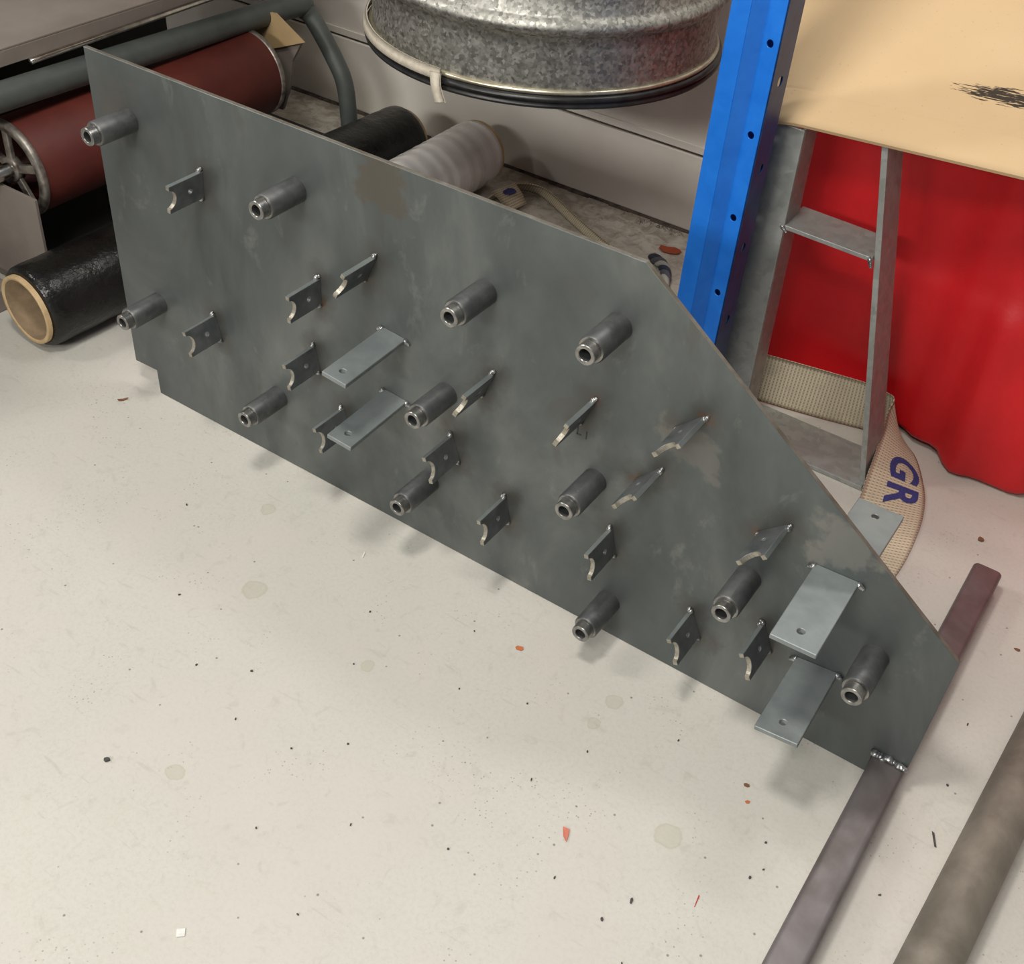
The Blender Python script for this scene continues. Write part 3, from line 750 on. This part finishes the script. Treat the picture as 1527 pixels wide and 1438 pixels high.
# ------------------------------------------------------------------ unseen shelf added above the machine to shade it
rs = empty('shade_shelf', (-2.4, .8, 1.2), 'unseen shelf added above the roller machine for shade', 'shelf')
bm = bmesh.new(); box(bm, (-3.3, .25, 1.20), (-1.62, 1.28, 1.22)); P(mesh_obj('shade_shelf_board', bm, M['card_flap']), rs)
bm = bmesh.new(); box(bm, (-3.3, .21, 1.12), (-1.62, .25, 1.22)); P(mesh_obj('shade_shelf_beam', bm, M['blue']), rs)
for yy in (.24, 1.25):
    bm = bmesh.new(); box(bm, (-3.34, yy - .03, 0), (-3.30, yy + .03, 1.25)); P(mesh_obj('shade_shelf_leg', bm, M['blue']), rs)
bm = bmesh.new(); box(bm, (-1.66, 1.24, 1.0), (-1.62, 1.30, 1.20)); P(mesh_obj('shade_shelf_cleat', bm, M['blue']), rs)

# ------------------------------------------------------------------ film rolls
def roll(name, x, y0, y1, z, R, core_r, film, label, wr=0.0, dx=0.0, both=True):
    t = empty(name, (x, (y0 + y1) / 2, 0), label, 'film roll')
    L = y1 - y0
    d = Vector((dx, L, 0)).normalized()
    Mx = Matrix.Translation((x, y0, z)) @ d.to_track_quat('Z', 'Y').to_matrix().to_4x4()
    n = 72
    bm = bmesh.new()
    N = 60; prof = [(core_r + .0005, .004), (R - .014, .002), (R - .006, .006), (R - .001, .014)]
    prof += [(R + wr * (math.sin(k * 1.7) * .5 + random.uniform(-.5, .5)), .014 + (L - .028) * k / N) for k in range(1, N)]
    prof += [(R - .001, L - .014), (R - .006, L - .006), (R - .014, L - .002), (core_r + .0005, L - .004)]
    lathe(bm, prof, Mx, n, True)
    P(mesh_obj('film', bm, film, smooth=True), t)
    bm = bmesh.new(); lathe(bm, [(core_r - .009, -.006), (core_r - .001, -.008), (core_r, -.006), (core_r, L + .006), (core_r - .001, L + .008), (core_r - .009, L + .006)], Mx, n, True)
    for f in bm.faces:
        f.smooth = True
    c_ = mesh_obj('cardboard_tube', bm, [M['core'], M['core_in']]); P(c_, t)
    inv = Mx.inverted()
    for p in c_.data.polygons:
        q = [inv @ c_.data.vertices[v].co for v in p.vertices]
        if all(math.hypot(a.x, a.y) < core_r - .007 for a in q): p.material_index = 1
    return t
random.seed(5)
roll('stretch_film_roll', -1.845, -.045, 1.10, .0885, .087, .074, M['film'], 'long roll of glossy black film on a cardboard tube, lying left of the steel plate', .0008, .065)
roll('stretch_film_roll', -1.590, .62, 1.165, .0855, .084, .080, M['clear'], 'roll of milky clear film with a brown cardboard core, lying beside the black roll', .0007, .0)

# ------------------------------------------------------------------ roller machine
mc = empty('roller_machine', (-2.1, .5, 0), 'grey machine with a dark red rubber roller under a bent tube frame', 'machine')
tp = catmull([(-1.99, -.42, .0), (-1.99, -.42, .30), (-1.995, -.36, .42), (-2.00, -.22, .445), (-2.03, .12, .425), (-2.05, .6, .402), (-2.068, 1.0, .380), (-2.065, 1.045, .362), (-2.04, 1.06, .325), (-1.98, 1.062, .245), (-1.952, 1.062, .19), (-1.942, 1.062, .10), (-1.938, 1.062, .0)], 8)
bm = bmesh.new(); sweep(bm, tp, [.029 if i < 50 else max(.023, .029 - .0006 * (i - 50)) for i in range(len(tp))], 20); P(mesh_obj('tube_frame', bm, M['frame'], smooth=True), mc)
ry0, ry1, rx, rz, RR = .12, .83, -2.045, .268, .101
Mx = Matrix.Translation((rx, ry0, rz)) @ Vector((0, 1, 0)).to_track_quat('Z', 'Y').to_matrix().to_4x4()
Lr_ = ry1 - ry0
bm = bmesh.new(); lathe(bm, [(RR - .012, .004), (RR - .001, .004), (RR, .006), (RR, Lr_ - .006), (RR - .001, Lr_ - .004), (RR - .012, Lr_ - .004)], Mx, 72, True)
rl = mesh_obj('roller', bm, M['rubber'], smooth=True); P(rl, mc)
def sub(o): o.parent = rl; o.matrix_parent_inverse = Matrix(); return o
for h0 in (-.004, Lr_ - .010):
    bm = bmesh.new(); lathe(bm, [(RR - .016, h0), (RR + .001, h0), (RR + .003, h0 + .003), (RR + .003, h0 + .012), (RR - .001, h0 + .014), (RR - .016, h0 + .014)], Mx, 72, True)
    sub(mesh_obj('end_ring', bm, M['ring'], smooth=True))
    for k in range(5):
        a = k * 2 * math.pi / 5 + .35; ca, sa = math.cos(a), math.sin(a)
        bm = bmesh.new(); box(bm, (.018, -.009, h0 + .002), (RR - .012, .009, h0 + .012))
        for v in bm.verts: v.co = Mx @ Vector((v.co.x * ca - v.co.y * sa, v.co.x * sa + v.co.y * ca, v.co.z))
        sub(mesh_obj('spoke', bm, M['ring'], bevel=.002))
    bm = bmesh.new(); lathe(bm, [(.0001, h0 - .002), (.024, h0 - .002), (.026, h0), (.026, h0 + .016), (.0001, h0 + .016)], Mx, 32, False)
    sub(mesh_obj('hub', bm, M['ring'], smooth=True))
bm = bmesh.new(); lathe(bm, [(.0001, -.058), (.014, -.058), (.016, -.054), (.016, Lr_ + .05), (.0001, Lr_ + .05)], Mx, 32, False)
sub(mesh_obj('shaft', bm, M['chrome'], smooth=True))
# side panel carrying the near bearing
bm = bmesh.new(); box(bm, (-2.62, .085, .004), (-1.949, .092, .245))
for v in bm.verts:
    if v.co.x > -2.0 and v.co.z > .1: v.co.x += .010
P(mesh_obj('side_panel', bm, M['cover'], bevel=.001), mc)
bm = bmesh.new(); box(bm, (-2.55, -.02, .0005), (-2.000, .03, .05)); P(mesh_obj('foot_block', bm, M['cover'], bevel=.003), mc)
bm = bmesh.new(); box(bm, (-2.62, .095, .003), (-1.985, 1.02, .06)); P(mesh_obj('shade_tray', bm, M['dark'], bevel=.002), mc)  # dark slab put where the floor under the roller lies in shade
bm = bmesh.new(); box(bm, (-2.64, .095, .06), (-2.60, 1.05, .46)); P(mesh_obj('back_panel', bm, M['dark'], bevel=.002), mc)
# cover with a folded lip, resting above the tube
bm = bmesh.new(); box(bm, (-2.85, -.75, .500), (-2.052, .98, .504)); P(mesh_obj('cover_sheet', bm, M['cover'], bevel=.001), mc)
bm = bmesh.new(); box(bm, (-2.056, -.75, .470), (-2.050, .98, .4998)); P(mesh_obj('cover_lip', bm, M['cover'], bevel=.001), mc)
bm = bmesh.new(); sweep(bm, [(-2.044, .215, .466), (-2.044, .222, .4665), (-2.046, 1.0, .476)], .0065, 14); P(mesh_obj('hinge_rod', bm, M['chrome'], smooth=True), mc)
# bearing bracket and cardboard packing at the far end
bm = bmesh.new(); q = [(-2.13, .300), (-1.95, .345), (-1.985, .29), (-2.0, .22), (-2.03, .15), (-2.10, .15)]
f0 = [bm.verts.new((x, .905, z)) for x, z in q]; f1 = [bm.verts.new((x, .915, z)) for x, z in q]; bm.faces.new(f0); bm.faces.new(f1[::-1])
for i in range(6): bm.faces.new((f0[i], f0[(i + 1) % 6], f1[(i + 1) % 6], f1[i]))
P(mesh_obj('bearing_bracket', bm, M['cover'], bevel=.001), mc)
bm = bmesh.new(); q = [(-2.12, .288), (-2.19, .325), (-2.12, .39), (-2.02, .40), (-1.932, .352), (-2.047, .306)]
f0 = [bm.verts.new((x, .893, z)) for x, z in q]; f1 = [bm.verts.new((x, .899, z)) for x, z in q]; bm.faces.new(f0); bm.faces.new(f1[::-1])
for i in range(6): bm.faces.new((f0[i], f0[(i + 1) % 6], f1[(i + 1) % 6], f1[i]))
cf = mesh_obj('cardboard_scrap', bm, M['card_flap']); tag(cf, 'small torn tan cardboard piece wedged at the far end of the red roller', 'cardboard')
bm = bmesh.new(); q = [(-2.20, .295), (-2.115, .375), (-2.085, .36), (-2.055, .30), (-2.12, .285)]
f0 = [bm.verts.new((x, .098, z)) for x, z in q]; f1 = [bm.verts.new((x, .104, z)) for x, z in q]; bm.faces.new(f0); bm.faces.new(f1[::-1])
for i in range(5): bm.faces.new((f0[i], f0[(i + 1) % 5], f1[(i + 1) % 5], f1[i]))
cf = mesh_obj('cardboard_scrap', bm, M['card_flap']); tag(cf, 'tan cardboard piece at the near spoked end of the red roller', 'cardboard')

# ------------------------------------------------------------------ loose pipe at right
bm = bmesh.new()
Mp = Matrix.Translation((.096, -.80, .0368)) @ Vector((.062, 1.20, 0)).to_track_quat('Z', 'Y').to_matrix().to_4x4()
lathe(bm, [(.031, 0), (.0358, 0), (.0364, .001), (.0364, 1.20), (.0358, 1.201), (.031, 1.201)], Mp, 64, True)
pp = mesh_obj('steel_pipe', bm, M['pipe'], smooth=True); tag(pp, 'dull brown-grey round steel pipe lying right of the square foot tube', 'pipe')

# ------------------------------------------------------------------ litter
def chip(name, pts, th, mat, label, cat, group=None, curl=0.0):
    bm = bmesh.new(); n = len(pts); cx = sum(p[0] for p in pts) / n; cy = sum(p[1] for p in pts) / n
    A = [bm.verts.new((x, y, .0004 + curl * ((x - cx) ** 2 + (y - cy) ** 2) * 40)) for x, y in pts]
    B = [bm.verts.new((x, y, .0004 + th + curl * ((x - cx) ** 2 + (y - cy) ** 2) * 40)) for x, y in pts]
    c0 = bm.verts.new((cx, cy, .0003)); c1 = bm.verts.new((cx, cy, .0003 + th * 1.1))
    for i in range(n):
        j = (i + 1) % n
        bm.faces.new((A[j], A[i], c0)); bm.faces.new((B[i], B[j], c1)); bm.faces.new((A[i], A[j], B[j], B[i]))
    o = mesh_obj(name, bm, mat); tag(o, label, cat, group); return o
def irr(x, y, rx_, ry_, n, rot=0, seed=0):
    random.seed(seed); out = []
    for k in range(n):
        a = 2 * math.pi * k / n; r = random.uniform(.7, 1.1); u, v = rx_ * math.cos(a) * r, ry_ * math.sin(a) * r
        out.append((x + u * math.cos(rot) - v * math.sin(rot), y + u * math.sin(rot) + v * math.cos(rot)))
    return out
M['orange'] = solid('orange_flake', (.55, .17, .06)); M['pink'] = solid('pink_flake', (.62, .19, .13)); M['redflake'] = solid('red_sliver', (.5, .04, .03))
M['stone'] = solid('dark_grit', (.06, .055, .05)); M['white'] = solid('white_chip', (.8, .79, .75), .4); M['leaf'] = solid('rust_leaf', (.34, .06, .015)); M['brown'] = solid('brown_grit', (.2, .09, .045))
M['dust'] = solid('grey_fluff', (.13, .13, .11), .95)
chip('paint_flake', irr(-.591, -.116, .009, .005, 6, .3, 1), .0006, M['orange'], 'orange paint flake on open floor below the middle of the plate', 'flake', curl=.3)
chip('paint_flake', [(-.362, -.348), (-.352, -.346), (-.345, -.366), (-.354, -.360)], .0006, M['pink'], 'pink teardrop-shaped flake on the floor, lower middle', 'flake', curl=.3)
chip('paint_flake', irr(-.182, -.130, .0055, .004, 6, 0, 3), .0008, M['brown'], 'rust-brown flake just left of the foot tube, farther of two', 'flake')
chip('paint_flake', irr(-.169, -.155, .005, .004, 5, .8, 4), .0006, M['orange'], 'pale orange flake just left of the foot tube, nearer of two', 'flake')
chip('paint_flake', [(-.1605, -.326), (-.1585, -.327), (-.1565, -.345), (-.1575, -.345)], .0005, M['redflake'], 'thin red sliver left of the foot tube near the bottom', 'flake')
chip('pebble', irr(-.944, -.645, .0048, .0035, 7, .5, 5), .003, M['stone'], 'largest black crumb on the open floor at left', 'pebble')
chip('pebble', irr(-.229, -.388, .005, .0022, 6, 1.9, 6), .002, M['stone'], 'oval dark crumb near the bottom left of the foot tube', 'pebble')
chip('plastic_chip', [(-.679, -.764), (-.671, -.757), (-.664, -.765), (-.672, -.772)], .0012, M['white'], 'small square white chip near the bottom edge of the floor', 'chip')
chip('pebble', irr(-.06, .615, .007, .0055, 6, 0, 7), .004, M['brown'], 'brown crumb on the floor in front of the red bin', 'pebble')
chip('paint_flake', irr(.071, .385, .006, .004, 6, 0, 8), .001, M['brown'], 'rust flake right of the far end of the foot tube', 'flake')
chip('leaf', irr(-1.57, -.062, .013, .0035, 8, 1.0, 9), .001, M['brown'], 'thin curled brown leaf left of the notched plate corner', 'leaf', curl=.5)
chip('leaf', irr(-1.008, 1.177, .030, .020, 9, .2, 10), .0015, M['leaf'], 'rusty red leaf on dirty floor by the blue upright', 'leaf', curl=.15)
chip('metal_sliver', [(-.9265, -.098), (-.9235, -.100), (-.919, -.111), (-.922, -.110)], .0008, M['white'], 'bright metal sliver below the plate near its middle pins', 'sliver')
chip('pebble', irr(-.187, .682, .008, .006, 6, .4, 13), .004, M['brown'], 'brown crumb beside the lettered strap', 'pebble') if False else None
chip('splinter', [(.066, -.040), (.070, -.041), (.080, -.062), (.077, -.062)], .001, M['stone'], 'grey splinter between the foot tube and the round pipe', 'splinter')
random.seed(21)
k = 0
for (x, y) in ((-.750, -.475), (-.971, -.447), (-.896, -.405), (-.851, -.485), (-.197, -.469), (-.248, -.433), (-.78, -.30), (-.69, -.42), (-.62, -.24), (-.44, -.31), (-.33, -.42), (-.30, -.12), (-.52, -.20), (-.47, -.47), (-.67, -.13), (-1.10, -.36), (-1.25, -.20), (-.83, -.20), (-.57, -.66), (-.12, -.20), (-.105, -.24), (-.115, -.262), (.05, .18), (.06, .05), (.04, -.18), (-.40, -.22), (-.7, -.6), (-.60, -.52)):
    chip('grit_crumb', irr(x, y, random.uniform(.0013, .0030), random.uniform(.001, .0022), 6, random.uniform(0, 3), k), .0016, M['stone'], 'tiny dark grit crumb on the open painted floor', 'grit', 'grit crumbs on the floor'); k += 1
# dust clumps by the wall
bm = bmesh.new(); random.seed(4)
for i in range(70):
    cx, cy = random.gauss(-1.10, .05), 1.275 - abs(random.gauss(0, .015)); cy = min(cy, 1.285)
    a = random.uniform(0, 3.14); l = random.uniform(.004, .014); hgt = random.uniform(.001, .012)
    sweep(bm, [(cx, cy, .001), (cx + l * math.cos(a) * .5, min(1.289, cy + l * math.sin(a) * .5), hgt), (cx + l * math.cos(a), min(1.289, cy + l * math.sin(a)), .001)], .0004, 3)
tag(mesh_obj('dust_fluff', bm, M['dust']), 'grey dust and fluff gathered against the skirting', 'dust', kind='stuff')
